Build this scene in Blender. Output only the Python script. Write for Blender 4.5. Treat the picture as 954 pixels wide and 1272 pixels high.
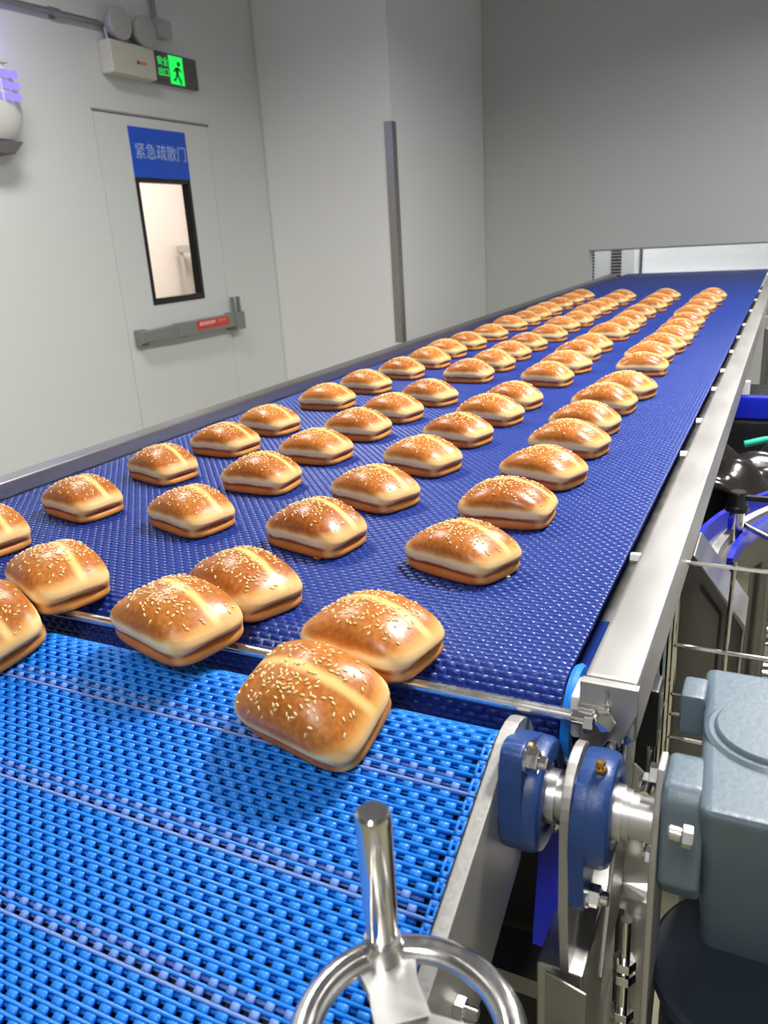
import bpy, bmesh, math, random
import numpy as np
from mathutils import Vector, Matrix

for o in list(bpy.data.objects):
    bpy.data.objects.remove(o, do_unlink=True)
SC = bpy.context.scene
COL = SC.collection
CZ = 1.40                       # camera height over the floor; the numbers below are written relative to the camera
PI = math.pi

# ------------------------------------------------------------------ camera
cam_d = bpy.data.cameras.new('camera')
cam = bpy.data.objects.new('camera', cam_d)
COL.objects.link(cam)
SC.camera = cam
yaw, pitch, roll, fpx = -0.473489744, -0.331066831, 0.0625889441, 988.297645
fw = Vector((math.sin(yaw)*math.cos(pitch), math.cos(yaw)*math.cos(pitch), math.sin(pitch)))
rt = fw.cross(Vector((0, 0, 1))).normalized()
dn = fw.cross(rt)
r0 = math.cos(roll)*rt + math.sin(roll)*dn
d0 = -math.sin(roll)*rt + math.cos(roll)*dn
mat = Matrix((r0, -d0, -fw)).transposed().to_4x4()
mat.translation = (0, 0, CZ)
cam.matrix_world = mat
cam_d.sensor_fit = 'VERTICAL'
cam_d.sensor_height = 36.0
cam_d.sensor_width = 27.0
cam_d.lens = fpx/1272*36.0
cam_d.clip_start = 0.02
cam_d.clip_end = 60
cam_d.dof.use_dof = True
cam_d.dof.focus_distance = 1.0
cam_d.dof.aperture_fstop = 10.0

# ------------------------------------------------------------------ world, lamps, exposure
w = bpy.data.worlds.new('world')
SC.world = w
w.use_nodes = True
w.node_tree.nodes['Background'].inputs[0].default_value = (0.8, 0.85, 0.9, 1)
w.node_tree.nodes['Background'].inputs[1].default_value = 0.05
SC.view_settings.view_transform = 'Standard'
SC.view_settings.look = 'None'
SC.view_settings.gamma = 1
SC.view_settings.use_curve_mapping = False
SC.view_settings.exposure = 0.0

def area(name, loc, sx, sy, power, color=(1, 0.98, 0.95), aim=None, spread=PI):
    d = bpy.data.lights.new(name, 'AREA')
    d.shape = 'RECTANGLE'
    d.size, d.size_y = sx, sy
    d.energy = power
    d.color = color
    d.spread = spread
    o = bpy.data.objects.new(name, d)
    COL.objects.link(o)
    o.location = (loc[0], loc[1], loc[2]+CZ)
    if aim is not None:
        v = Vector(aim) - Vector(loc)
        o.rotation_euler = v.to_track_quat('-Z', 'Y').to_euler()
    return o
area('ceiling_and_fill_light', (0.42, 1.75, 1.75), 0.28, 0.42, 94, spread=2.75)
area('ceiling_and_fill_light', (0.42, 4.1, 1.75), 0.30, 0.8, 62, spread=2.75)
area('ceiling_and_fill_light', (0.0, -1.2, 1.75), 0.35, 1.2, 34, spread=2.75)  # added fill from behind the camera for the front faces
area('ceiling_and_fill_light', (-2.1, 1.9, 1.75), 0.35, 1.2, 40, spread=2.75)  # added fill over the aisle, brightens the inner block and left wall
area('corridor_lamp_light', (-4.3, 5.2, 1.5), 0.4, 1.6, 70, (1, 0.90, 0.82))
area('annex_lamp_light', (-0.8, 7.0, 1.4), 1.4, 0.4, 52, (0.95, 0.97, 1))

# ------------------------------------------------------------------ node helpers and materials
class NT:
    def __init__(s, name):
        s.m = bpy.data.materials.new(name)
        s.m.use_nodes = True
        s.t = s.m.node_tree
        s.b = s.t.nodes['Principled BSDF']
    def n(s, kind, **kw):
        x = s.t.nodes.new(kind)
        for k, v in kw.items():
            setattr(x, k, v)
        return x
    def link(s, a, b):
        s.t.links.new(a, b)
    def put(s, inp, v):
        if isinstance(v, bpy.types.NodeSocket):
            s.link(v, inp)
        elif v is not None:
            inp.default_value = v
    def math(s, op, a, b=None, c=None, clamp=False):
        x = s.n('ShaderNodeMath', operation=op)
        x.use_clamp = clamp
        s.put(x.inputs[0], a)
        if b is not None: s.put(x.inputs[1], b)
        if c is not None: s.put(x.inputs[2], c)
        return x.outputs[0]
    def step(s, v, a, b, lo=0.0, hi=1.0):
        x = s.n('ShaderNodeMapRange', interpolation_type='SMOOTHSTEP')
        s.put(x.inputs[0], v)
        x.inputs[1].default_value = a; x.inputs[2].default_value = b
        x.inputs[3].default_value = lo; x.inputs[4].default_value = hi
        return x.outputs[0]
    def mix(s, f, a, b):
        x = s.n('ShaderNodeMix', data_type='RGBA')
        s.put(x.inputs[0], f); s.put(x.inputs[6], a); s.put(x.inputs[7], b)
        return x.outputs[2]
    def noise(s, vec, scale, detail=3, rough=0.5):
        x = s.n('ShaderNodeTexNoise')
        if vec is not None: s.link(vec, x.inputs['Vector'])
        x.inputs['Scale'].default_value = scale
        x.inputs['Detail'].default_value = detail
        x.inputs['Roughness'].default_value = rough
        return x.outputs['Fac']
    def coord(s, which='Object'):
        return s.n('ShaderNodeTexCoord').outputs[which]
    def bump(s, h, strength=0.3, dist=0.001):
        x = s.n('ShaderNodeBump')
        x.inputs['Strength'].default_value = strength
        x.inputs['Distance'].default_value = dist
        s.link(h, x.inputs['Height'])
        s.link(x.outputs[0], s.b.inputs['Normal'])
    def set(s, color=None, rough=None, metal=None, spec=None, coat=None):
        s.put(s.b.inputs['Base Color'], color)
        s.put(s.b.inputs['Roughness'], rough)
        s.put(s.b.inputs['Metallic'], metal)
        s.put(s.b.inputs['Specular IOR Level'], spec)
        s.put(s.b.inputs['Coat Weight'], coat)
        return s.m

def C4(r, g, b): return (r, g, b, 1.0)
def srgb(r, g, b):
    f = lambda c: (c/255/12.92) if c/255 <= 0.04045 else ((c/255+0.055)/1.055)**2.4
    return (f(r), f(g), f(b), 1.0)

def simple(name, color, rough=0.5, metal=0.0, var=0.06, scale=30.0, bump=0.0, stretch=None, spec=None, bdist=0.0006):
    t = NT(name)
    co = t.coord('Object')
    if stretch:
        mp = t.n('ShaderNodeMapping')
        mp.inputs['Scale'].default_value = stretch
        t.link(co, mp.inputs[0]); co = mp.outputs[0]
    f = t.noise(co, scale, 4)
    lo = tuple(c*(1-var) for c in color[:3])+(1,)
    hi = tuple(min(1, c*(1+var)) for c in color[:3])+(1,)
    t.set(t.mix(f, lo, hi), None, metal, spec)
    t.link(t.step(f, 0.3, 0.7, max(0.02, rough-0.05), rough+0.05), t.b.inputs['Roughness'])
    if bump: t.bump(f, bump, bdist)
    return t.m

M = {}
M['wall'] = simple('painted_panel_wall', C4(0.70, 0.72, 0.71), 0.42, var=0.015, scale=2.0)
M['wall_lit'] = simple('lit_panel_wall', C4(0.88, 0.88, 0.87), 0.45, var=0.015, scale=2.0)  # neutral white panel, albedo raised for the stronger light on the inner block
M['wall_back'] = simple('grey_panel_wall', C4(0.60, 0.615, 0.61), 0.45, var=0.015, scale=2.0)
M['ceil'] = simple('ceiling_panel', C4(0.42, 0.43, 0.44), 0.7, var=0.01, scale=2.0)
M['floor'] = simple('epoxy_floor', srgb(150, 146, 122), 0.3, var=0.05, scale=5.0)
M['warm_wall'] = simple('corridor_wall', C4(0.82, 0.76, 0.72), 0.6, var=0.01, scale=2.0)
M['white_wall'] = simple('annex_wall', C4(0.85, 0.86, 0.87), 0.5, var=0.01, scale=2.0)
M['seam'] = simple('panel_seam', C4(0.30, 0.31, 0.31), 0.6)
M['steel'] = simple('brushed_stainless', C4(0.62, 0.61, 0.59), 0.33, 1.0, 0.06, 60, 0.06, (1, 0.06, 1))
M['steel_x'] = simple('brushed_stainless_plate', C4(0.60, 0.59, 0.57), 0.36, 1.0, 0.08, 50, 0.05, (0.2, 1, 1))
M['steel_matte'] = simple('bead_blasted_stainless', C4(0.50, 0.49, 0.47), 0.50, 0.9, 0.05, 300, 0.1)
M['steel_rail'] = simple('satin_stainless_rail', C4(0.42, 0.41, 0.395), 0.50, 0.85, 0.04, 20, 0.04, (1, 0.2, 1))
M['steel_side'] = simple('grey_stainless_rail', C4(0.36, 0.355, 0.345), 0.36, 1.0, 0.05, 30, 0.04, (1, 0.1, 1))
M['bar_steel'] = simple('bright_drawn_bar', C4(0.80, 0.79, 0.77), 0.27, 1.0, 0.03, 40)
M['steel_guard'] = simple('corner_guard_stainless', C4(0.40, 0.385, 0.36), 0.38, 1.0, 0.05, 6)
M['steel_dark'] = simple('dull_stainless', C4(0.34, 0.33, 0.31), 0.42, 0.9, 0.08, 30)
M['polish'] = simple('polished_steel', C4(0.74, 0.72, 0.70), 0.12, 1.0, 0.04, 40)
M['chrome'] = simple('chrome', C4(0.82, 0.81, 0.80), 0.08, 1.0, 0.02, 40)
M['alu'] = simple('polished_aluminium', C4(0.76, 0.75, 0.74), 0.18, 1.0, 0.07, 90, 0.12)
M['grey_alu'] = simple('grey_aluminium', srgb(140, 146, 142), 0.45, 0.35, 0.05, 40)
M['dark_belt'] = simple('dark_blue_plastic', srgb(31, 56, 136), 0.33, 0, 0.10, 300, 0.15)
M['light_belt'] = simple('light_blue_plastic', srgb(28, 132, 236), 0.38, 0, 0.07, 200)
M['worn_belt'] = simple('worn_violet_blue_plastic', srgb(104, 144, 222), 0.5, 0, 0.10, 200)
M['royal'] = simple('royal_blue_plastic', srgb(16, 34, 190), 0.35)
M['teal'] = simple('teal_plastic', srgb(30, 190, 160), 0.4)
M['cast_blue'] = simple('blue_cast_iron', srgb(36, 68, 128), 0.36, 0.0, 0.08, 260, 0.35, bdist=0.0008)
M['cast_grey'] = simple('grey_blue_cast_paint', srgb(102, 118, 130), 0.38, 0.0, 0.06, 200, 0.35, bdist=0.0008)
M['cast_dark'] = simple('dark_grey_blue_paint', srgb(44, 52, 66), 0.4, 0.0, 0.06, 200, 0.25)
M['black'] = simple('black_plastic', C4(0.012, 0.012, 0.013), 0.35)
M['black_matte'] = simple('black_matte_plastic', C4(0.008, 0.008, 0.010), 0.7)
M['black_gloss'] = simple('glossy_black_film', C4(0.018, 0.016, 0.014), 0.18)
M['brass'] = simple('brass', C4(0.72, 0.43, 0.12), 0.22, 1.0, 0.08, 200)
M['white_plastic'] = simple('white_plastic', srgb(226, 226, 220), 0.4)
M['grey_plastic'] = simple('light_grey_plastic', srgb(176, 176, 174), 0.4)
M['cream_plastic'] = simple('cream_plastic', srgb(206, 206, 190), 0.45)
M['sign_grey'] = simple('grey_sign_panel', srgb(98, 96, 94), 0.4)
M['sign_blue'] = simple('blue_sign_film', srgb(28, 88, 212), 0.4, var=0.02)
M['sign_text'] = simple('pale_sign_text', srgb(176, 200, 236), 0.5, var=0.02)
M['sticker_red'] = simple('red_sticker', srgb(212, 66, 66), 0.5, var=0.03)
M['sticker_orange'] = simple('orange_print', srgb(226, 132, 70), 0.5)
M['sticker_pale'] = simple('pale_print', srgb(238, 190, 180), 0.5)
M['sticker_dark'] = simple('dark_print', srgb(110, 50, 40), 0.5)
M['seed'] = simple('sesame', srgb(236, 208, 150), 0.45, 0, 0.14, 700)
M['conduit'] = simple('galvanised_conduit', C4(0.36, 0.36, 0.38), 0.4, 0.8)
M['white_cabinet'] = simple('white_enamel', srgb(236, 236, 236), 0.4)
M['crumb'] = simple('bread_crumb', srgb(170, 110, 60), 0.8)

def emit(name, color, strength):
    t = NT(name)
    t.set(C4(0.02, 0.02, 0.02), 0.5)
    t.b.inputs['Emission Color'].default_value = color
    t.b.inputs['Emission Strength'].default_value = strength
    return t.m
M['exit_green'] = emit('lit_green_pictogram', C4(0.01, 0.95, 0.12), 1.0)
M['uv'] = emit('violet_lamp_glow', C4(0.34, 0.28, 1.0), 1.1)

def glass_mat():
    t = NT('window_glass')
    t.set(C4(1, 1, 1), 0.02)
    t.b.inputs['Transmission Weight'].default_value = 1.0
    t.b.inputs['IOR'].default_value = 1.05
    return t.m
M['glass'] = glass_mat()

BL, BW, BH = 0.133, 0.091, 0.0575
def bun_mat():
    t = NT('baked_bun_crust')
    co = t.coord('Object')
    sp = t.n('ShaderNodeSeparateXYZ')
    t.link(co, sp.inputs[0])
    x, y, z = sp.outputs
    rnd = t.n('ShaderNodeObjectInfo').outputs['Random']
    nz1 = t.noise(co, 45, 3)
    nz2 = t.noise(co, 190, 4, 0.6)
    jit = t.math('MULTIPLY_ADD', nz1, 0.008, -0.004)
    zz = t.math('ADD', z, jit)
    ax = t.math('ABSOLUTE', x)
    ay = t.math('ABSOLUTE', y)
    golden = srgb(222, 158, 74)
    cream = srgb(244, 219, 168)
    deep = t.mix(rnd, srgb(146, 76, 26), srgb(172, 98, 38))
    mid = t.mix(rnd, srgb(182, 108, 44), srgb(202, 130, 58))
    base = t.mix(nz1, srgb(176, 94, 36), srgb(206, 128, 60))
    crease = srgb(150, 74, 28)
    top = t.mix(t.step(nz2, 0.3, 0.75), deep, mid)
    # pale band along the sides
    c1 = t.mix(t.step(zz, BH*0.27, BH*0.33), base, cream)
    side_l = t.step(ax, BL*0.34, BL*0.5)
    c1 = t.mix(t.math('MULTIPLY', side_l, 0.55), c1, golden)
    c1 = t.mix(t.step(zz, BH*0.45, BH*0.57), c1, golden)
    # glazed top
    zt = t.math('SUBTRACT', zz, t.math('MULTIPLY', t.step(ax, BL*0.25, BL*0.5), BH*0.04))
    tmask = t.step(zt, BH*0.49, BH*0.64)
    c2 = t.mix(tmask, c1, top)
    # split line along the crown
    ys = t.math('ABSOLUTE', t.math('SUBTRACT', t.math('ADD', y, t.math('MULTIPLY', jit, 0.6)), 0.007))
    smask = t.math('MULTIPLY', t.step(ys, 0.0008, 0.0078, 1, 0), t.step(zz, BH*0.4, BH*0.6))
    c3 = t.mix(t.math('MULTIPLY', smask, 0.9), c2, srgb(244, 206, 128))
    # dark crease between base and dome
    cm = t.math('MULTIPLY', t.step(t.math('ABSOLUTE', t.math('SUBTRACT', z, BH*0.225)), 0.0, BH*0.05, 1, 0), 0.8)
    edge = t.math('MULTIPLY', t.step(ax, BL*0.34, BL*0.44), t.step(ay, BW*0.32, BW*0.44))
    cm = t.math('MULTIPLY', cm, t.math('SUBTRACT', 1.0, edge))
    c4 = t.mix(cm, c3, crease)
    c4 = t.mix(t.math('MULTIPLY', t.math('MULTIPLY', edge, t.step(z, BH*0.02, BH*0.12)), t.math('MULTIPLY', 0.85, t.step(z, BH*0.5, BH*0.62, 1, 0))), c4, srgb(238, 194, 122))
    t.set(c4, None, 0.0, 0.5)
    t.link(t.math('MULTIPLY_ADD', t.math('SUBTRACT', 1.0, tmask), 0.22, 0.30), t.b.inputs['Roughness'])
    t.bump(nz2, 0.25, 0.0006)
    t.b.inputs['Subsurface Weight'].default_value = 0.08
    t.b.inputs['Subsurface Radius'].default_value = (0.008, 0.004, 0.002)
    t.b.inputs['Subsurface Scale'].default_value = 0.6
    return t.m
M['bun'] = bun_mat()

# ------------------------------------------------------------------ mesh helpers
class MB:
    """collects shapes (camera-relative coordinates) into one mesh"""
    def __init__(s): s.bm = bmesh.new()
    def _tf(s, vs, mtx): bmesh.ops.transform(s.bm, matrix=mtx, verts=vs)
    def _bevel(s, vs, b, seg=2):
        es = list({e for v in vs for e in v.link_edges})
        if b > 0:
            bmesh.ops.bevel(s.bm, geom=es, offset=b, segments=seg, profile=0.5, affect='EDGES', clamp_overlap=True)
    def box(s, x0, x1, y0, y1, z0, z1, b=0.0, rot=None, seg=2, mi=0):
        n0 = len(s.bm.faces)
        r = bmesh.ops.create_cube(s.bm, size=1.0)
        vs = r['verts']
        c = Vector(((x0+x1)/2, (y0+y1)/2, (z0+z1)/2))
        for v in vs:
            v.co = Vector((v.co.x*(x1-x0), v.co.y*(y1-y0), v.co.z*(z1-z0)))
            if rot is not None: v.co = rot @ v.co
            v.co += c
        s._bevel(vs, b, seg)
        s._mi(n0, mi)
        return s
    def _mi(s, n0, mi):
        if mi:
            s.bm.faces.ensure_lookup_table()
            for f in s.bm.faces[n0:]: f.material_index = mi
    def cyl(s, p0, p1, r0_, r1_=None, n=24, b=0.0, caps=True, mi=0):
        p0, p1 = Vector(p0), Vector(p1)
        d = p1-p0
        h = d.length
        r1_ = r0_ if r1_ is None else r1_
        q = d.to_track_quat('Z', 'Y').to_matrix().to_4x4()
        q.translation = p0
        prof = [(0, 0), (r0_-b, 0)] + ([(r0_, b), (r1_, h-b)] if b > 0 else [(r1_, h)]) + ([(r1_-b, h)] if b > 0 else []) + [(0, h)]
        return s.lathe(prof, q, n, mi)
    def hexa(s, p0, p1, r, b=0.0006): return s.cyl(p0, p1, r, n=6, b=b)
    def lathe(s, prof, mtx, n=32, mi=0):
        """prof: list of (r, z); turned about local z then placed by mtx"""
        n0 = len(s.bm.faces)
        rings = []
        for r, z in prof:
            if r < 1e-6:
                rings.append([s.bm.verts.new((0, 0, z))])
            else:
                rings.append([s.bm.verts.new((r*math.cos(2*PI*i/n), r*math.sin(2*PI*i/n), z)) for i in range(n)])
        for a, b_ in zip(rings, rings[1:]):
            for i in range(n):
                j = (i+1) % n
                if len(a) == 1 and len(b_) == 1: continue
                if len(a) == 1: s.bm.faces.new((a[0], b_[i], b_[j]))
                elif len(b_) == 1: s.bm.faces.new((a[i], a[j], b_[0]))
                else: s.bm.faces.new((a[i], a[j], b_[j], b_[i]))
        s._tf([v for r in rings for v in r], mtx)
        s._mi(n0, mi)
        return s
    def tube(s, pts, r, n=10, closed=False, caps=True, mi=0):
        n0 = len(s.bm.faces)
        P = [Vector(p) for p in pts]
        N = len(P)
        rings = []
        up = None
        for i in range(N):
            if closed: d = P[(i+1) % N]-P[i-1]
            else: d = P[min(i+1, N-1)]-P[max(i-1, 0)]
            d.normalize()
            if up is None:
                up = Vector((0, 0, 1)) if abs(d.z) < 0.9 else Vector((1, 0, 0))
            a = d.cross(up).normalized(); up = a.cross(d).normalized()
            rings.append([s.bm.verts.new(P[i]+r*(math.cos(2*PI*k/n)*a+math.sin(2*PI*k/n)*up)) for k in range(n)])
        for i in range(N if closed else N-1):
            A, B = rings[i], rings[(i+1) % N]
            for k in range(n):
                s.bm.faces.new((A[k], A[(k+1) % n], B[(k+1) % n], B[k]))
        if caps and not closed:
            s.bm.faces.new(rings[0][::-1]); s.bm.faces.new(rings[-1])
        s._mi(n0, mi)
        return s
    def prism(s, poly, ax, a0, a1, b=0.0, seg=2, mi=0):
        """poly of 2-D points extruded along axis ax ('X': poly=(y,z), 'Y': (x,z), 'Z': (x,y))"""
        n0 = len(s.bm.faces)
        def mk(p, t):
            return {'X': (t, p[0], p[1]), 'Y': (p[0], t, p[1]), 'Z': (p[0], p[1], t)}[ax]
        A = [s.bm.verts.new(mk(p, a0)) for p in poly]
        B = [s.bm.verts.new(mk(p, a1)) for p in poly]
        s.bm.faces.new(A); s.bm.faces.new(B[::-1])
        n = len(poly)
        for i in range(n):
            s.bm.faces.new((A[i], B[i], B[(i+1) % n], A[(i+1) % n]))
        if b > 0:
            s._bevel(A+B, b, seg)
        s._mi(n0, mi)
        return s
    def hex8(s, p, b=0.0, seg=2):
        V = [s.bm.verts.new(q) for q in p]
        for f in ((3, 2, 1, 0), (4, 5, 6, 7), (0, 1, 5, 4), (1, 2, 6, 5), (2, 3, 7, 6), (3, 0, 4, 7)):
            s.bm.faces.new([V[k] for k in f])
        if b > 0: s._bevel(V, b, seg)
        return s
    def quadgrid(s, pts, mi=0):
        """pts[i][j] -> grid surface"""
        V = [[s.bm.verts.new(p) for p in row] for row in pts]
        for i in range(len(V)-1):
            for j in range(len(V[0])-1):
                f = s.bm.faces.new((V[i][j], V[i][j+1], V[i+1][j+1], V[i+1][j]))
                f.material_index = mi
        return s
    def build(s, name, m, parent=None, origin=None, sharp=0.6):
        bm = s.bm
        bmesh.ops.recalc_face_normals(bm, faces=bm.faces[:])
        for f in bm.faces: f.smooth = True
        for e in bm.edges:
            if len(e.link_faces) == 2:
                e.smooth = e.calc_face_angle(0) < sharp
        if parent is not None:
            org = wloc(parent)
        else:
            if origin is None:
                zs = [v.co.z for v in bm.verts]
                c = sum((v.co for v in bm.verts), Vector())/max(1, len(bm.verts))
                origin = (c.x, c.y, min(zs))
            org = Vector(origin)+Vector((0, 0, CZ))
        bmesh.ops.translate(bm, verts=bm.verts[:], vec=Vector((0, 0, CZ))-org)
        me = bpy.data.meshes.new(name)
        bm.to_mesh(me); bm.free()
        ms = m if isinstance(m, (list, tuple)) else [m]
        for q in ms: me.materials.append(M[q] if isinstance(q, str) else q)
        o = bpy.data.objects.new(name, me)
        COL.objects.link(o)
        wn = o.modifiers.new('normals', 'WEIGHTED_NORMAL'); wn.keep_sharp = True
        if parent is not None: o.parent = parent
        else: o.location = org
        return o

WL = {}
def wloc(o):
    v = Vector(o.location)
    p = o.parent
    while p is not None:
        v += Vector(p.location); p = p.parent
    return v

def tag(o, label=None, cat=None, group=None, kind=None):
    if label: o['label'] = label
    if cat: o['category'] = cat
    if group: o['group'] = group
    if kind: o['kind'] = kind
    return o

def thing(name, label, cat, loc, group=None):
    o = bpy.data.objects.new(name, None)
    o.empty_display_size = 0.05
    COL.objects.link(o)
    o.location = (loc[0], loc[1], loc[2]+CZ)
    return tag(o, label, cat, group)

def struct(name, mb, m, parent=None):
    o = mb.build(name, m, parent)
    if parent is None: o['kind'] = 'structure'
    return o

def numpy_mesh(name, verts, faces, m, parent=None, smooth=False, mats=None):
    """verts (n,3) camera-relative; faces (k,4)"""
    org = np.array(wloc(parent)) if parent is not None else np.array((0, 0, CZ))
    me = bpy.data.meshes.new(name)
    v = np.asarray(verts, dtype=np.float64)+np.array((0, 0, CZ))-org
    f = np.asarray(faces, dtype=np.int32)
    me.vertices.add(len(v)); me.vertices.foreach_set('co', v.ravel())
    me.loops.add(f.size); me.loops.foreach_set('vertex_index', f.ravel())
    me.polygons.add(len(f))
    me.polygons.foreach_set('loop_start', np.arange(0, f.size, 4, dtype=np.int32))
    me.polygons.foreach_set('loop_total', np.full(len(f), 4, dtype=np.int32))
    if mats is not None: me.polygons.foreach_set('material_index', np.asarray(mats, dtype=np.int32))
    me.update(calc_edges=True); me.validate()
    if smooth: me.polygons.foreach_set('use_smooth', np.ones(len(me.polygons), dtype=bool))
    for q in (m if isinstance(m, (list, tuple)) else [m]): me.materials.append(M[q])
    o = bpy.data.objects.new(name, me)
    COL.objects.link(o)
    if parent is not None: o.parent = parent
    return o

def text_mesh(name, body, size, m, parent, mtx, sx=1.0):
    """text turned into a thin raised mesh; mtx places local xy text plane (camera-relative)"""
    cu = bpy.data.curves.new(name, 'FONT')
    cu.body = body; cu.size = size; cu.align_x = 'CENTER'; cu.align_y = 'CENTER'
    cu.extrude = 0.0006
    tmp = bpy.data.objects.new(name+'_tmp', cu)
    COL.objects.link(tmp)
    bpy.context.view_layer.update()
    dg = bpy.context.evaluated_depsgraph_get()
    me = bpy.data.meshes.new_from_object(tmp.evaluated_get(dg))
    bpy.data.objects.remove(tmp, do_unlink=True)
    org = wloc(parent)-Vector((0, 0, CZ))
    T = Matrix.Translation(-org) @ mtx @ Matrix.Diagonal((sx, 1, 1, 1))
    me.transform(T)
    me.materials.clear(); me.materials.append(M[m])
    o = bpy.data.objects.new(name, me)
    COL.objects.link(o); o.parent = parent
    return o

# ================================================================== SETTING
FZ = -CZ              # floor
TOPZ = 1.95           # ceiling
XL, XI = -3.231, -2.285      # left wall plane, inner block's side plane
YI, YB = 4.886, 6.60         # inner block's front plane, back wall plane
XR, YF = 2.4, -2.6
T_ = 0.12
struct('floor', MB().box(XL-2.2, XR+T_, YF-T_, 9.2, FZ-0.1, FZ), 'floor')
struct('ceiling', MB().box(XL-2.2, XR+T_, YF-T_, 9.2, TOPZ, TOPZ+0.1), 'ceil')
# left wall with a doorway (Y 3.372..4.296, up to z .70)
DY0, DY1, DZ1 = 3.366, 4.300, 0.700
mb = MB()
mb.box(XL-T_, XL, YF-T_, DY0, FZ, TOPZ)
mb.box(XL-T_, XL, DY1, YB+T_, FZ, TOPZ)
mb.box(XL-T_, XL, DY0, DY1, DZ1, TOPZ)
struct('wall_left', mb, 'wall')
struct('wall_inner', MB().box(XL, XI, YI, YB+T_, FZ, TOPZ), 'wall_lit')
# back wall with the conveyor opening
OX0, OX1, OZ1 = -1.432, 0.32, -0.185
mb = MB()
mb.box(XI, OX0, YB, YB+T_, FZ, TOPZ)
mb.box(OX1, XR, YB, YB+T_, FZ, TOPZ)
mb.box(OX0, OX1, YB, YB+T_, OZ1, TOPZ)
mb.box(OX0, OX1, YB, YB+T_, FZ, -0.72)
struct('wall_back', mb, 'wall_back')
struct('wall_right', MB().box(XR, XR+T_, YF-T_, 9.2, FZ, TOPZ), 'wall_back')
struct('wall_front', MB().box(XL, XR, YF-T_, YF, FZ, TOPZ), 'wall')
struct('wall_corridor', MB().box(XL-2.2, XL-2.1, YF-T_, 9.2, FZ, TOPZ), 'warm_wall')
struct('wall_corridor_end', MB().box(XL-2.1, XL-T_, 6.9, 7.0, FZ, TOPZ), 'warm_wall')
struct('wall_corridor_start', MB().box(XL-2.1, XL-T_, 0.6, 0.7, FZ, TOPZ), 'warm_wall')
struct('wall_annex', MB().box(XL-T_, XR, 9.1, 9.2, FZ, TOPZ), 'white_wall')
# panel seams and corner guard
struct('trim_1', MB().prism([(XI-0.050, YI-0.003), (XI+0.003, YI-0.003), (XI+0.003, YI+0.060), (XI, YI+0.060), (XI, YI), (XI-0.050, YI)], 'Z', -0.665, 0.676), 'steel_guard')
struct('trim_2', MB().box(OX0-0.004, OX1, YB-0.004, YB+T_+0.004, OZ1-0.012, OZ1), 'grey_alu')
mb = MB()
mb.box(XI-0.001, XI+0.0012, 6.586, 6.60, FZ, TOPZ)
struct('trim_3', mb, 'cream_plastic')
struct('trim_4', MB().box(XL, XL+0.012, YI-0.012, YI, FZ, TOPZ, 0.004), 'wall')

# emergency door, flush with the left wall
door = bpy.data.objects.new('door_1', None); COL.objects.link(door)
door.location = (XL, (DY0+DY1)/2, 0); door['kind'] = 'structure'
door['label'] = 'flush grey emergency door in the left wall with blue sign and slim window'
WY0, WY1, WZ0, WZ1 = 3.603, 4.066, -0.285, 0.390
g = 0.004
mb = MB()
x0, x1 = XL-0.05, XL+0.001
mb.box(x0, x1, DY0+g, WY0, FZ+0.01, DZ1-0.008)
mb.box(x0, x1, WY1, DY1-g, FZ+0.01, DZ1-0.008)
mb.box(x0, x1, WY0, WY1, WZ1, DZ1-0.008)
mb.box(x0, x1, WY0, WY1, FZ+0.01, WZ0)
leaf = mb.build('door_leaf', 'wall', door)
mb = MB()
mb.box(XL-0.05, XL-0.02, DY0-0.01, DY1+0.01, DZ1-0.012, DZ1)
mb.box(XL-0.05, XL-0.004, DY0, DY0+g, FZ, DZ1)
mb.box(XL-0.05, XL-0.004, DY1-g, DY1, FZ, DZ1)
mb.box(XL, XL+0.006, DY0-0.006, DY1+0.004, DZ1-0.004, DZ1+0.006)
mb.build('door_seal', 'seam', door)
# window frame
mb = MB()
fwid = 0.026
xa, xb = XL-0.045, XL+0.006
mb.box(xa, xb, WY0, WY0+fwid, WZ0, WZ1, 0.003)
mb.box(xa, xb, WY1-fwid, WY1, WZ0, WZ1, 0.003)
mb.box(xa, xb, WY0+fwid, WY1-fwid, WZ0, WZ0+0.036, 0.003)
mb.box(xa, xb, WY0+fwid, WY1-fwid, WZ1-0.024, WZ1, 0.003)
wf = mb.build('window_frame', 'black', door)
MB().box(XL-0.024, XL-0.020, WY0+0.01, WY1-0.01, WZ0+0.01, WZ1-0.01).build('window_pane', 'glass', wf)
# blue sign with its writing
sg = MB().box(XL+0.001, XL+0.004, 3.603, 4.070, 0.391, 0.643).build('door_sign', 'sign_blue', door)
RX = Matrix(((0, 0, 1, 0), (1, 0, 0, 0), (0, 1, 0, 0), (0, 0, 0, 1)))    # text x -> +Y, text y -> +Z, facing +X
text_mesh('sign_writing', '紧急疏散门', 0.086, 'sign_text', sg, Matrix.Translation((XL+0.0045, 3.845, 0.518)) @ RX)
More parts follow.
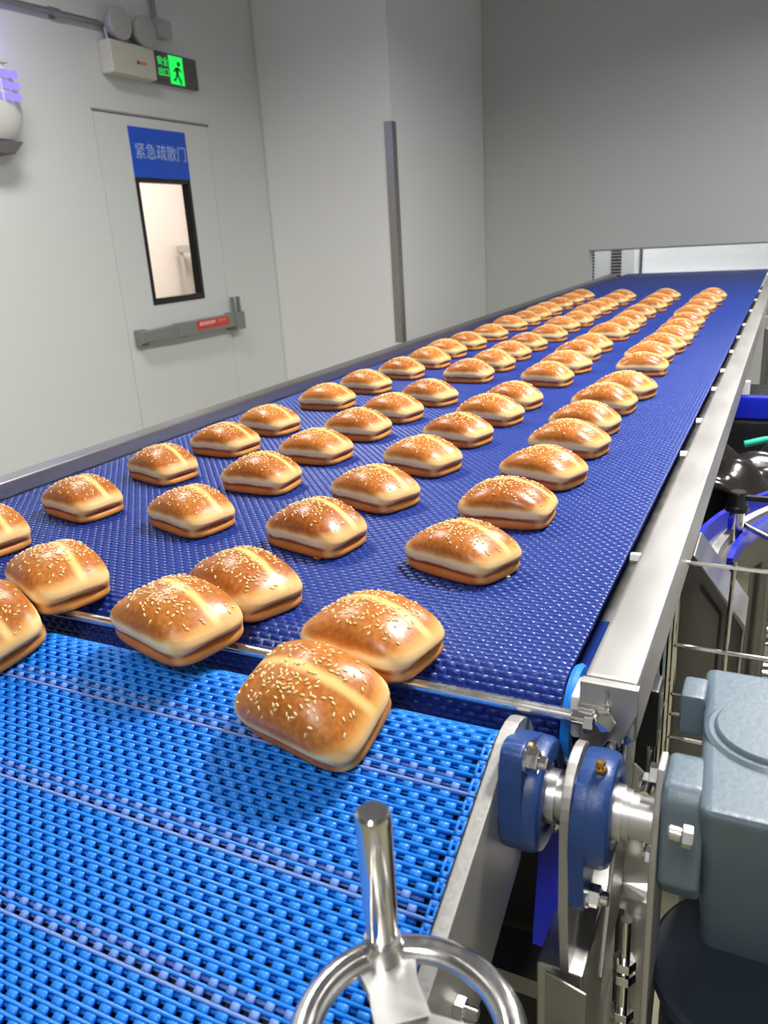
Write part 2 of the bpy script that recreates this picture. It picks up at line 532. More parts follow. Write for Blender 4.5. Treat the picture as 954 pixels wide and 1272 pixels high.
# panic bar
mb = MB()
mb.prism([(3.405, -0.410), (3.70, -0.402), (3.70, -0.478), (3.66, -0.468), (3.405, -0.474)], 'X', XL+0.03, XL+0.075, 0.006)
mb.box(XL+0.03, XL+0.082, 3.69, 4.315, -0.478, -0.397, 0.008)
pb = mb.build('panic_bar', 'grey_alu', door)
mb = MB()
mb.box(XL, XL+0.05, 3.41, 3.47, -0.49, -0.40, 0.006)
mb.box(XL, XL+0.09, 4.24, 4.34, -0.50, -0.392, 0.006)
mb.build('bar_mount', 'grey_alu', pb)
mb = MB()
mb.box(XL+0.02, XL+0.05, 4.29, 4.30, -0.40, -0.30, 0.002)
mb.box(XL+0.02, XL+0.05, 4.35, 4.36, -0.40, -0.30, 0.002)
mb.box(XL+0.0, XL+0.06, 4.28, 4.37, -0.50, -0.43, 0.004)
mb.build('latch', 'grey_alu', pb)
st = MB().box(XL+0.082, XL+0.0835, 3.86, 4.17, -0.455, -0.402).build('warning_sticker', 'sticker_red', pb)
mb = MB()
random.seed(4)
for i in range(7):
    y = 3.885+i*0.022
    mb.box(XL+0.0835, XL+0.0840, y, y+0.017, -0.431+random.uniform(-.002, .002), -0.412)
mb.build('sticker_print', 'sticker_pale', st)
mb = MB()
for i in range(3):
    y = 4.06+i*0.03
    mb.box(XL+0.0835, XL+0.0840, y, y+0.022, -0.428, -0.410)
mb.build('sticker_print', 'sticker_orange', st)

# ================================================================== WALL FITTINGS
el = thing('emergency_light', 'cream twin-head emergency light high on the left wall above the door', 'emergency light', (XL, 3.64, 0.86))
MB().box(XL, XL+0.085, 3.475, 3.805, 0.868, 1.022, 0.012).build('case', 'cream_plastic', el)
mb = MB().box(XL+0.085, XL+0.0855, 3.655, 3.675, 0.928, 0.946)
mb.build('indicator', 'sticker_dark', el)
MB().box(XL+0.085, XL+0.0855, 3.680, 3.730, 0.930, 0.944).build('indicator', 'sticker_orange', el)
for yy, zz in ((3.565, 1.098), (3.745, 1.092)):
    mt = Matrix.Translation((XL+0.05, yy, zz)) @ Matrix.Rotation(math.radians(90), 4, 'Y')
    h = MB().lathe([(0, -0.045), (0.03, -0.045), (0.055, -0.02), (0.073, 0.02), (0.076, 0.04), (0.074, 0.048), (0.066, 0.05), (0, 0.05)], mt, 28).build('lamp_head', 'grey_plastic', el)
    MB().cyl((XL+0.05, yy, 1.02), (XL+0.05, yy, 1.04), 0.018).build('swivel', 'sign_grey', h)

ex = thing('exit_sign', 'dark grey emergency exit sign with lit green running figure beside the twin light', 'exit sign', (XL, 4.02, 0.88))
MB().box(XL, XL+0.03, 3.815, 4.222, 0.876, 1.035, 0.004).build('panel', 'sign_grey', ex)
# lit pictogram: door with a running figure cut as a dark shape on it, and the small characters on its left
pg = MB().box(XL+0.03, XL+0.032, 3.977, 4.095, 0.884, 1.026).build('pictogram', 'exit_green', ex)
mb = MB()
def plate(poly): mb.prism([(a, b) for a, b in poly], 'X', XL+0.0322, XL+0.0336)
plate([(4.045, 0.995), (4.057, 1.003), (4.069, 0.995), (4.069, 0.983), (4.057, 0.977), (4.045, 0.983)])
plate([(4.027, 0.970), (4.051, 0.972), (4.047, 0.935), (4.029, 0.938)])
plate([(4.051, 0.972), (4.075, 0.956), (4.071, 0.949), (4.047, 0.962)])
plate([(4.027, 0.968), (4.007, 0.950), (4.012, 0.944), (4.029, 0.957)])
plate([(4.033, 0.938), (4.047, 0.936), (4.063, 0.912), (4.051, 0.906)])
plate([(4.063, 0.912), (4.071, 0.890), (4.061, 0.888), (4.051, 0.906)])
plate([(4.029, 0.938), (4.041, 0.936), (4.019, 0.900), (4.001, 0.902), (4.003, 0.910), (4.015, 0.911)])
mb.build('running_figure', 'black_matte', ex)
text_mesh('exit_writing', '安全', 0.046, 'exit_green', ex, Matrix.Translation((XL+0.0315, 3.925, 0.985)) @ RX)
text_mesh('exit_writing', '出口', 0.046, 'exit_green', ex, Matrix.Translation((XL+0.0315, 3.925, 0.932)) @ RX)

jb = thing('junction_box', 'small grey junction box right of the round emergency lamps', 'junction box', (XL, 3.95, 1.09))
MB().box(XL, XL+0.06, 3.895, 4.005, 1.100, 1.190, 0.008).build('box', 'grey_plastic', jb)
MB().box(XL+0.06, XL+0.062, 3.905, 3.995, 1.110, 1.180).build('lid', 'grey_plastic', jb)
mb = MB().tube([(XL+0.025, 2.0, 1.03), (XL+0.025, 2.92, 1.085), (XL+0.025, 3.48, 1.094), (XL+0.025, 3.52, 1.09), (XL+0.025, 3.53, 1.02)], 0.013)
o = tag(mb.build('conduit', 'conduit'), 'grey metal conduit running along the left wall to the emergency light', 'conduit')
mb = MB()
for y, z in ((3.20, 1.0898),):
    mb.cyl((XL+0.025, y-0.025, z), (XL+0.025, y+0.025, z+0.001), 0.018)
mb.build('coupling', 'conduit', o)
mb = MB().box(XL, XL+0.012, 3.185, 3.215, 1.065, 1.115)
mb.build('clamp', 'conduit', o)
tag(MB().tube([(XL+0.025, 3.915, TOPZ), (XL+0.025, 3.915, 1.19)], 0.013).build('conduit', 'conduit'), 'grey metal conduit dropping from above into the junction box', 'conduit')

# insect lamp at the left edge
il = thing('insect_lamp', 'rounded white wall-mounted insect lamp with violet glow at left edge', 'insect lamp', (XL, 2.56, 0.47))
def shell(cy, cz, ry, rz, rx, z_lo, z_hi, n=24):
    pts = []
    for i in range(n+1):
        t = i/n
        z = cz+z_lo+(z_hi-z_lo)*t
        q = (z-cz)/rz
        k = max(0.0, 1-abs(q)**2.6)**(1/2.6)
        row = []
        for j in range(n+1):
            a = PI*j/n
            row.append((XL+rx*k*math.sin(a)**0.7, cy-ry*k*math.cos(a), z))
        pts.append(row)
    return MB().quadgrid(pts)
shell(2.61, 0.66, 0.27, 0.21, 0.15, -0.155, 0.165).build('cover', 'white_plastic', il)
MB().prism([(2.42, 0.50), (2.81, 0.50), (2.75, 0.445), (2.47, 0.445)], 'X', XL, XL+0.11, 0.006).build('tray', 'sign_grey', il)
mb = MB()
for r_ in range(3):
    for c_ in range(5):
        y = 2.57+c_*0.050; z = 0.775-r_*0.045
        xx = XL+0.1485
        mb.box(xx-0.02, xx, y, y+0.036, z-0.028, z, 0.002)
mb.build('glow_patch', 'uv', il)  # violet reflections on the cover, put in as glowing blocks
MB().box(XL+0.02, XL+0.10, 2.50, 2.81, 0.81, 0.83, 0.004).build('top_vent', 'cream_plastic', il)
MB().cyl((XL+0.05, 2.42, 0.842), (XL+0.05, 2.74, 0.842), 0.009, n=12).build('lamp_tube', 'uv', il)
pl = bpy.data.lights.new('insect_lamp_light', 'POINT'); pl.energy = 3.0; pl.color = (0.25, 0.18, 1.0); pl.shadow_soft_size = 0.03
po = bpy.data.objects.new('insect_lamp_light', pl); COL.objects.link(po); po.location = (XL+0.07, 2.62, 0.90+CZ)

# things behind the door window
cp = thing('corridor_pipe', 'grey vertical pipe seen through the door window', 'pipe', (-5.2, 6.46, FZ))
MB().cyl((-5.2, 6.48, FZ), (-5.2, 6.48, -0.05), 0.045).build('pipe', 'grey_alu', cp)
MB().box(-5.27, -5.2, 6.30, 6.46, -0.02, 0.05, 0.01).build('bracket', 'grey_plastic', cp)
MB().cyl((-5.24, 6.33, FZ), (-5.24, 6.33, -0.02), 0.02).build('pipe', 'grey_plastic', cp)
tag(MB().box(-5.28, -5.22, 6.62, 6.82, FZ, 1.6, 0.01).build('cable_duct', simple('brownish_duct', srgb(150, 136, 126), 0.5)), 'brownish grey duct on the corridor wall behind the door window', 'duct')

# white cabinet with slots beyond the opening
cb = thing('vent_cabinet', 'white cabinet with black slotted vents beyond the wall opening', 'cabinet', (-1.45, 7.35, FZ))
MB().box(-1.85, -1.20, 7.30, 7.8, FZ, 0.0, 0.008).build('body', 'white_cabinet', cb)
for xa in (-1.578, -1.395):
    mb = MB()
    ww = 0.040 if xa < -1.5 else 0.085
    for i in range(16):
        z = -0.46+i*0.026
        mb.box(xa, xa+ww, 7.294, 7.30, z, z+0.013)
    mb.build('vent', 'black_matte', cb)
pn = thing('white_panel', 'plain white machine housing beyond the wall opening right of the slotted vents', 'machine housing', (-0.3, 7.6, FZ))
MB().box(-1.17, 1.2, 7.5, 8.4, FZ, 0.1, 0.01).build('housing', 'white_cabinet', pn)
MB().box(-1.17, 1.2, 7.42, 7.5, -0.7, -0.46, 0.01).build('ledge', 'white_cabinet', pn)

# ================================================================== MAIN CONVEYOR (dark blue)
BX0, BX1, BZ = -1.160, -0.1465, -0.380
NY, NR = 0.635, 0.040
Y1 = 6.72
mc = thing('belt_conveyor', 'long flat conveyor with dark blue woven-look plastic belt between steel rails', 'conveyor', (-0.65, 3.6, FZ))
TH = 0.003
def dark_path(s):
    """arc length s from the far end (0) towards the near nose -> y, z, ny, nz"""
    L1 = Y1-NY
    s = np.asarray(s, float)
    a = np.clip((s-L1)/NR, 0, PI)
    flat = np.minimum(s, L1)
    ret = np.maximum(0, s-L1-PI*NR)
    y = Y1-flat-NR*np.sin(a)+ret
    z = (BZ-NR)+NR*np.cos(a)
    return y, z, -np.sin(a), np.cos(a)
L1 = Y1-NY
LT = L1+PI*NR+0.25
# carrier sheet
ss = np.concatenate([np.linspace(0, L1, 40), L1+np.linspace(0, PI*NR, 25)[1:], L1+PI*NR+np.array([0.1, 0.25])])
y, z, ny, nz = dark_path(ss)
vv, ff = [], []
for off in (-TH*0.55, -TH*2.2):
    for xx in (BX0+0.0005, BX1-0.0005):
        vv.append(np.stack([np.full_like(y, xx), y+ny*off, z+nz*off], 1))
n = len(ss)
V = np.concatenate(vv)
i = np.arange(n-1)
def strip(a, b): return np.stack([a*n+i, a*n+i+1, b*n+i+1, b*n+i], 1)
F = np.concatenate([strip(0, 1), strip(3, 2), strip(2, 0), strip(1, 3)])
# woven links: staggered blocks standing on the sheet
pit, px = 0.0078, 0.0142
rows = int(LT/pit)
VB, FB = [], []
nv = len(V)
rngn = np.random.default_rng(3)
for r in range(rows):
    s0, s1 = r*pit+0.0007, (r+1)*pit-0.0007
    stg = 0.5*px*(r % 2)
    xs = np.arange(BX0-px+stg, BX1, px)
    xa = np.clip(xs+0.0005, BX0, BX1); xb = np.clip(xs+px-0.0005, BX0, BX1)
    ok = xb-xa > 0.002
    xa, xb = xa[ok], xb[ok]
    k = len(xa)
    ch = 0.0012
    P = []
    for (s_, off) in ((s0, -TH*0.6), (s0+0.0007, -0.0003), (s0+0.0025, 0.0), (s1-0.0015, -0.0007), (s1, -TH*0.7)):
        yy, zz, n1, n2 = [float(q) for q in dark_path(s_)]
        P.append((yy+n1*off, zz+n2*off))
    q = np.zeros((k, 10, 3))
    for j, (yy, zz) in enumerate(P):
        ins = ch if j in (1, 2, 3) else 0.0
        q[:, 2*j, 0] = xa+ins; q[:, 2*j+1, 0] = xb-ins
        q[:, 2*j:2*j+2, 1] = yy; q[:, 2*j:2*j+2, 2] = zz
    VB.append(q.reshape(-1, 3))
    b0 = nv+np.arange(k)[:, None]*10
    for j in range(4):
        FB.append(b0+np.array([2*j, 2*j+1, 2*j+3, 2*j+2])[None])
    FB.append(b0+np.array([0, 2, 4, 6])[None])
    FB.append(b0+np.array([1, 7, 5, 3])[None])
    nv += k*10
belt = numpy_mesh('belt', np.concatenate([V]+VB), np.concatenate([F]+FB), 'dark_belt', mc)
# rails: folded channels
RZ = BZ+0.027
def rail(xa, xb, ya, yb, zb):
    mb = MB()
    mb.box(xa, xb, ya, yb, zb, RZ, 0.005)
    return mb
rr = rail(-0.124, -0.080, 0.589, 6.45, RZ-0.060).build('side_rail', 'steel_rail', mc)
MB().prism([(-0.1255, RZ-0.002), (-0.0785, RZ-0.002), (-0.0785, -0.378), (-0.092, -0.412), (-0.098, -0.440), (-0.1255, -0.440)], 'Y', 0.580, 0.590, 0.0015).build('end_plate', 'steel_rail', rr)
MB().box(-0.1045, -0.1015, 0.5785, 0.5805, -0.372, -0.360, 0.0005).build('slot', 'steel_dark', rr)
rl = rail(-1.212, -1.165, 0.583, 6.30, RZ-0.075).build('side_rail', 'steel_side', mc)
# black strip added to make the gap beside the belt dark, and stub bolts
MB().box(-0.150, -0.1245, 0.62, 6.6, BZ-0.10, BZ-0.055).build('gap_shade_strip', 'black_matte', mc)
for k, yb in enumerate((0.93, 1.42, 1.68, 2.02, 2.28, 2.62, 2.95, 3.3, 3.8, 4.3, 4.8)):
    MB().hexa((-0.1435, yb, BZ-0.006), (-0.124, yb, BZ-0.006), 0.0075).build('bolt', 'white_plastic', rr)
# frame below and legs
mb = MB()
for yb in (1.2, 2.4, 3.6, 4.8, 6.0):
    mb.box(-1.165, -0.124, yb-0.02, yb+0.02, BZ-0.19, BZ-0.15)
mb.box(-1.16, -1.12, 0.9, 6.4, BZ-0.15, BZ-0.10)
mb.box(-0.18, -0.15, 0.9, 6.4, BZ-0.15, BZ-0.10)
mb.build('frame', 'steel_dark', mc)
MB().box(-1.12, -0.18, 0.72, 6.5, BZ-0.16, BZ-0.155).build('drip_tray', 'steel_dark', mc)
for xx in (-1.05, -0.35):
    for yb in (1.2, 3.6, 6.0):
        MB().box(xx-0.025, xx+0.025, yb-0.025, yb+0.025, FZ, BZ-0.19, 0.003).build('leg', 'steel_dark', mc)
MB().cyl((-1.165, NY, BZ-NR), (-0.10, NY, BZ-NR), 0.012).build('nose_shaft', 'steel', mc)
MB().cyl((-1.155, NY, BZ-NR), (-0.149, NY, BZ-NR), 0.032).build('nose_roller', 'black_matte', mc)
MB().box(-1.10, -0.105, 0.72, 1.15, -1.25, -0.545, 0.004).build('drive_housing', 'black_matte', mc)
MB().box(-0.30, -0.14, 0.64, 0.70, -0.80, -0.775).box(-0.165, -0.14, 0.64, 0.70, -0.80, -0.52).build('housing_frame', 'steel_dark', mc)
# light blue end ring and white bearing block at the nose
mt = Matrix.Translation((-0.139, NY-0.006, BZ-NR)) @ Matrix.Rotation(math.radians(90), 4, 'Y')
MB().lathe([(0.030, -0.004), (0.044, -0.004), (0.046, 0.0), (0.044, 0.004), (0.030, 0.004), (0.030, -0.004)], mt, 40).build('edge_ring', 'light_belt', mc)
MB().box(-0.1355, -0.1255, 0.588, 0.625, -0.418, -0.376, 0.004).build('bearing_block', 'white_plastic', mc)
# transfer bar across the nose with its two nuts
tb = MB().cyl((-1.17, 0.573, -0.3855), (-0.124, 0.573, -0.3855), 0.0052, n=24).build('transfer_bar', 'bar_steel', mc)
MB().cyl((-0.130, 0.573, -0.3855), (-0.112, 0.573, -0.3855), 0.0062, n=16, b=0.001).build('bar_end', 'chrome', tb)
MB().hexa((-0.119, 0.571, -0.388), (-0.111, 0.571, -0.388), 0.0085).build('nut', 'chrome', tb)
MB().hexa((-0.106, 0.578, -0.384), (-0.101, 0.566, -0.382), 0.0085).build('nut', 'chrome', tb)
MB().box(-0.126, -0.100, 0.576, 0.581, -0.394, -0.374, 0.001).build('bar_holder', 'steel_x', tb)

# ================================================================== LIGHT CONVEYOR (front, sloping down to the viewer)
SY, SZ = 0.530, -0.435
ca, sa = math.cos(math.radians(24)), math.sin(math.radians(24))
LR = 0.041
def loc_uv(u, nn):          # conveyor-local (along belt up, normal) -> y, z
    return SY+u*ca-nn*sa, SZ+u*sa+nn*ca
lc = thing('grid_conveyor', 'sloping conveyor with open light blue plastic grid belt below the dark belt', 'conveyor', (-0.65, 0.2, FZ))
LX0, LX1 = -1.155, -0.1815
UB = -0.46                  # lower end of the belt run
PIT = 0.01625
def light_pt(s, off):
    """s: arc length, 0 where the straight run meets the nose, negative down the run, positive round the nose"""
    if s <= 0: return loc_uv(s, LR+off)
    a = min(s/LR, PI)
    rest = max(0, s-PI*LR)
    return loc_uv((LR+off)*math.sin(a)-rest, (LR+off)*math.cos(a))
Vl, Fl, Ml = [], [], []
cnt = 0
def add_bar(x0, x1, s0, s1, o0, o1, mi, top_in=0.0, ch=0.0006):
    """a straight bar along X (arrays allowed) between arc s0..s1, height o0..o1"""
    global cnt
    x0 = np.atleast_1d(x0).astype(float); x1 = np.atleast_1d(x1).astype(float)
    k = len(x0)
    prof = [(s0, o0), (s0, o1-ch), (s0+ch, o1), (s1-ch, o1), (s1, o1-ch), (s1, o0)]
    P = [light_pt(*p) for p in prof]
    q = np.zeros((k, 12, 3))
    for j, (yy, zz) in enumerate(P):
        q[:, 2*j, 0] = x0; q[:, 2*j+1, 0] = x1
        q[:, 2*j:2*j+2, 1] = yy; q[:, 2*j:2*j+2, 2] = zz
    Vl.append(q.reshape(-1, 3))
    b0 = cnt+np.arange(k)[:, None]*12
    fs = [np.array([2*j, 2*j+1, 2*j+3, 2*j+2]) for j in range(5)]+[np.array([0, 10, 11, 1])]
    fs += [np.array([0, 2, 8, 10]), np.array([2, 4, 6, 8]), np.array([1, 11, 9, 3]), np.array([3, 9, 7, 5])]
    for f in fs: Fl.append(b0+f[None]); Ml.append(np.full(k, mi))
    cnt += 12*k
PX = 0.0158
nrow = int((-UB+PI*LR*0.95)/PIT)
for r in range(nrow):
    sa_ = UB+r*PIT
    wi = 1 if r % 6 == 2 else 0
    for half in (0, 1):
        s0 = sa_+half*PIT/2
        stg = 0.5*PX*half
        # transverse rib
        add_bar(LX0, LX1, s0, s0+0.0027, -0.0052, 0.0004 if (wi and half == 0) else (0.0 if half == 0 else -0.0003), wi if half == 0 else 0, ch=0.0008)
        xs = np.arange(LX0+0.004+stg, LX1-0.014, PX)
        # links along the belt
        lw = 0.0086 if not wi else 0.0060
        add_bar(xs, xs+lw, s0+0.0026, s0+PIT/2, -0.0048, -0.0002 if not wi else 0.0006, wi, ch=0.0010)
        # knuckles closing part of each cell
        xk = xs+lw
        if half: add_bar(xk, xk+PX-lw, s0+0.0050, s0+PIT/2, -0.0066, -0.0036, wi, ch=0.0012)
        else: add_bar(xk, xk+PX-lw, s0+0.0064, s0+PIT/2, -0.0066, -0.0046, wi, ch=0.0006)
    # solid edge links with one slot each
    add_bar(LX1-0.0075, LX1-0.0055, sa_, sa_+PIT-0.0008, -0.006, 0.0003, 0)
    add_bar(LX1-0.0025, LX1, sa_, sa_+PIT-0.0008, -0.006, 0.0003, 0)
    add_bar(LX1-0.0075, LX1, sa_, sa_+0.0045, -0.006, 0.0003, 0)
    add_bar(LX1-0.0075, LX1, sa_+PIT-0.0052, sa_+PIT-0.0008, -0.006, 0.0003, 0)
numpy_mesh('belt', np.concatenate(Vl), np.concatenate(Fl), ['light_belt', 'worn_belt'], lc, mats=np.concatenate(Ml))
# dark sheet added under the open belt as shade in its holes, nose roller
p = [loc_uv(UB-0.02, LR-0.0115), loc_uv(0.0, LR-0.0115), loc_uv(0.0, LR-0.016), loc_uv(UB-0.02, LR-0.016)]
MB().prism(p, 'X', LX0, LX1+0.001).build('shade_deck', simple('deep_blue_shadow_deck', srgb(4, 12, 40), 0.6), lc)
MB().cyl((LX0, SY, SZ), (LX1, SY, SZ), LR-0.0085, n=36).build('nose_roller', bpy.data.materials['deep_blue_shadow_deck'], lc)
p = [loc_uv(UB, -LR-0.006), loc_uv(0.0, -LR-0.006), loc_uv(0.0, -LR), loc_uv(UB, -LR)]
MB().prism(p, 'X', LX0, LX1).build('return_belt', 'royal', lc)
MB().prism([(0.585, -0.49), (0.592, -0.49), (0.560, -0.625), (0.553, -0.625)], 'X', -0.158, -0.136, 0.001).build('belt_strand', 'royal', lc)
# right side plate with rounded upper end
def side_poly(r_top, low):
    pts = []
    for k in range(0, 13):
        a = math.radians(90-k*15)
        pts.append(loc_uv(0.006+r_top*math.cos(a), r_top*math.sin(a)-0.001))
    pts.append(loc_uv(-0.02, -0.085)); pts.append(loc_uv(low, -0.085)); pts.append(loc_uv(low, r_top))
    return pts
sp_ = MB().prism(side_poly(0.0525, UB-0.03), 'X', -0.1775, -0.1655, 0.0012).build('side_plate', 'steel_matte', lc)
MB().prism(side_poly(0.0525, UB-0.03), 'X', LX0-0.016, LX0-0.004, 0.0012).build('side_plate', 'steel_matte', lc)
MB().prism(side_poly(0.044, UB), 'X', -0.1812, -0.1778).build('edge_guide', 'black_matte', sp_)
yb, zb = loc_uv(-0.165, -0.018)
MB().hexa((-0.1655, yb, zb), (-0.158, yb, zb), 0.0085).cyl((-0.158, yb, zb), (-0.149, yb, zb), 0.0045, n=12).build('bolt', 'polish', sp_)
for uu in (-0.25, -0.40):
    yb, zb = loc_uv(uu, -0.018)
    MB().hexa((-0.1655, yb, zb), (-0.158, yb, zb), 0.0085).build('bolt', 'polish', sp_)
for xx in (-0.95, -0.35):
    MB().box(xx-0.025, xx+0.025, 0.27, 0.32, FZ, -0.62, 0.003).build('leg', 'steel_dark', lc)
    MB().box(xx-0.02, xx+0.02, 0.28, 0.31, -0.63, loc_uv(-0.24, -LR-0.007)[1]).build('leg_bracket', 'steel_dark', lc)

# flanged bearings
def bearing(name, x0, thick, boss_r, ear, tilt, parent, nip=True, base_t=0.012, ear_b=None):
    """flange lies in the YZ plane at x0, boss towards +X; ears at +-ear along the direction tilt (deg from vertical, + = towards the viewer at the top)"""
    dy, dz = -math.sin(math.radians(tilt)), math.cos(math.radians(tilt))
    pts = []
    re = 0.0135
    def tang(sign):
        e_ = ear if sign > 0 or ear_b is None else ear_b
        cy, cz = SY+sign*e_*dy, SZ+sign*e_*dz
        base = math.atan2(sign*dz, sign*dy)
        return [(cy+re*math.cos(base+math.radians(k)), cz+re*math.sin(base+math.radians(k))) for k in range(-70, 71, 20)]
    def boss(sign):
        base = math.atan2(dz, dy)+sign*PI/2
        return [(SY+boss_r*math.cos(base+math.radians(k)), SZ+boss_r*math.sin(base+math.radians(k))) for k in range(-36, 37, 12)]
    poly = tang(1)+boss(1)+tang(-1)+boss(-1)
    mb = MB().prism(poly, 'X', x0, x0+base_t, 0.003)
    mt = Matrix.Translation((x0, SY, SZ)) @ Matrix.Rotation(math.radians(90), 4, 'Y')
    rb = boss_r
    mb.lathe([(rb*0.98, 0.002), (rb, thick*0.45), (rb*0.985, thick*0.8), (rb*0.93, thick*0.95), (rb*0.86, thick), (rb*0.62, thick), (rb*0.60, thick*0.86), (0.018, thick*0.86)], mt, 48)
    b = mb.build(name, 'cast_blue', parent)
    MB().lathe([(0.0178, thick*0.5), (rb*0.58, thick*0.5), (rb*0.58, thick*0.90), (0.022, thick*0.92), (0.0215, thick*1.22), (0.0178, thick*1.22)], mt, 36).build('bearing_insert', 'steel', b)
    for sgn in ((1, -1) if ear_b is None else (1,)):
        cy, cz = SY+sgn*ear*dy, SZ+sgn*ear*dz
        MB().cyl((x0+base_t, cy, cz), (x0+base_t+0.002, cy, cz), 0.0105, n=24).hexa((x0+base_t+0.002, cy, cz), (x0+base_t+0.010, cy, cz), 0.0092).cyl((x0+base_t+0.010, cy, cz), (x0+base_t+0.017, cy, cz), 0.0055, n=14, b=0.001).build('bolt', 'chrome', b)
    if nip:
        a = math.radians(62)
        ny_, nz_ = -math.cos(a)*0.55, math.sin(a)
        l_ = math.hypot(ny_, nz_); ny_ /= l_; nz_ /= l_
        xn = x0+thick*0.62
        q = lambda t: (xn, SY+ny_*(rb+t), SZ+nz_*(rb+t))
        MB().hexa(q(-0.002), q(0.005), 0.0048).cyl(q(0.005), q(0.008), 0.0028, n=12).cyl(q(0.008), q(0.0115), 0.0038, 0.0030, n=14, b=0.0006).build('grease_nipple', 'brass', b)
    return b
b1 = bearing('flange_bearing', -0.1655, 0.030, 0.047, 0.060, 30, lc, base_t=0.018)
# outer support plate, second bearing
def slab(cx_pts, x0, x1): return MB().prism(cx_pts, 'X', x0, x1, 0.001)
pl_pts = []
for k in range(0, 16):
    a = math.radians(190-k*13)
    pl_pts.append((SY+0.040*math.cos(a), SZ+0.010+0.040*math.sin(a)))
pl_pts += [(SY+0.030, SZ-0.06), (SY+0.03, SZ-0.150), (SY-0.030, SZ-0.150), (SY-0.039, SZ-0.08)]
op = slab(pl_pts, -0.1190, -0.1115).build('mounting_plate', 'steel_matte', lc)
b2 = bearing('flange_bearing', -0.1115, 0.028, 0.046, 0.070, 160, lc, ear_b=0.028)
ds = MB().cyl((-0.20, SY, SZ), (-0.052, SY, SZ), 0.0175, n=40, b=0.001).build('drive_shaft', 'steel_x', lc)
mt = Matrix.Translation((-0.079, SY, SZ)) @ Matrix.Rotation(math.radians(90), 4, 'Y')
MB().lathe([(0.0176, -0.007), (0.0195, -0.007), (0.0195, 0.007), (0.0176, 0.007)], mt, 36).build('shaft_collar', 'steel', ds)
# lower stainless support box and folded brackets behind it
MB().box(-0.139, -0.100, 0.50, 0.66, -0.95, -0.583, 0.003).build('support_post', 'steel_x', lc)
MB().prism([(-0.128, -0.575), (-0.094, -0.585), (-0.094, -0.80), (-0.128, -0.80)], 'Y', 0.486, 0.489, 0.001).build('cover_plate', 'steel_dark', lc)
mb = MB().prism([(0.60, -0.42), (0.66, -0.42), (0.60, -0.60), (0.52, -0.60)], 'X', -0.092, -0.088, 0.001)
mb.prism([(-0.092, -0.585), (-0.062, -0.575), (-0.062, -0.470), (-0.084, -0.450)], 'Y', 0.615, 0.619, 0.001)
mb.build('folded_bracket', 'steel_x', lc)
MB().box(-0.10, -0.058, 0.60, 0.63, -0.60, -0.585, 0.001).box(-0.084, -0.058, 0.60, 0.605, -0.75, -0.60, 0.001).build('bracket_foot', 'steel_matte', lc)
rod = MB().cyl((-0.078, 0.575, -0.80), (-0.078, 0.575, -0.585), 0.005, n=14).build('threaded_rod', 'chrome', lc)
for z in (-0.64, -0.655, -0.70, -0.715):
    MB().hexa((-0.078, 0.575, z), (-0.078, 0.575, z+0.010), 0.0105).build('nut', 'chrome', rod)
for yy, zz, xx in ((0.585, -0.413, -0.094), (0.605, -0.408, -0.084), (0.60, -0.455, -0.066), (0.60, -0.515, -0.060)):
    MB().hexa((xx-0.004, yy-0.006, zz), (xx-0.004, yy+0.006, zz), 0.0075).cyl((xx-0.004, yy-0.018, zz), (xx-0.004, yy-0.006, zz), 0.0045, n=12).build('bolt', 'chrome', lc)

# ================================================================== GEAR MOTOR
gm = thing('gear_motor', 'grey-blue cast gear motor with round capped top driving the shaft', 'gear motor', (0.03, 0.58, -0.80))
MB().prism([(0.499, -0.405), (0.512, -0.374), (0.535, -0.374), (0.552, -0.44), (0.56, -0.60), (0.54, -0.68), (0.50, -0.66), (0.492, -0.56), (0.492, -0.44)], 'X', -0.0535, -0.0485, 0.0012).build('torque_plate', 'steel_matte', gm)
MB().prism([(0.496, -0.392), (0.506, -0.380), (0.545, -0.380), (0.60, -0.42), (0.60, -0.53), (0.535, -0.505), (0.497, -0.462)], 'X', -0.0485, -0.019, 0.005, 3).build('output_hub', 'cast_grey', gm)
mb = MB()
mb.hex8([(-0.0165, 0.582, -0.605), (0.13, 0.582, -0.605), (0.13, 0.70, -0.600), (-0.03, 0.70, -0.600),
         (-0.0225, 0.478, -0.376), (0.13, 0.478, -0.376), (0.13, 0.68, -0.376), (-0.036, 0.68, -0.376)], 0.009, 3)
gb = mb.build('housing', 'cast_grey', gm)
mt = Matrix.Translation((0.022, 0.585, -0.376))
MB().lathe([(0, 0.007), (0.041, 0.007), (0.0425, 0.0055), (0.0435, 0.003), (0.047, 0.003), (0.050, 0.000), (0.051, -0.012), (0, -0.012)], mt, 56).build('cap', 'cast_grey', gm)
MB().box(-0.050, -0.030, 0.615, 0.65, -0.41, -0.372, 0.004).build('lug', 'cast_grey', gm)
MB().hexa((-0.024, 0.470, -0.392), (-0.031, 0.4695, -0.3915), 0.0075).cyl((-0.031, 0.4695, -0.3915), (-0.040, 0.469, -0.3905), 0.0050, n=14, b=0.001).build('breather_plug', 'steel', gm)
mt = Matrix.Translation((0.035, 0.565, 0))
MB().lathe([(0, -0.585), (0.086, -0.585), (0.090, -0.589), (0.090, -0.600), (0.086, -0.604), (0.074, -0.605), (0.074, -0.606), (0, -0.606)], mt, 56).build('motor_flange', 'cast_dark', gm)
mb = MB().lathe([(0, -0.590), (0.066, -0.590), (0.068, -0.596), (0.068, -0.80), (0.060, -0.81), (0, -0.81)], mt, 48)
for k in range(28):
    a = 2*PI*k/28
    c_, s_ = math.cos(a), math.sin(a)
    mb.box(0.035+0.072*c_-0.008, 0.035+0.072*c_+0.008, 0.565+0.072*s_-0.0012, 0.565+0.072*s_+0.0012, -0.79, -0.605, rot=Matrix.Rotation(a, 3, 'Z'))
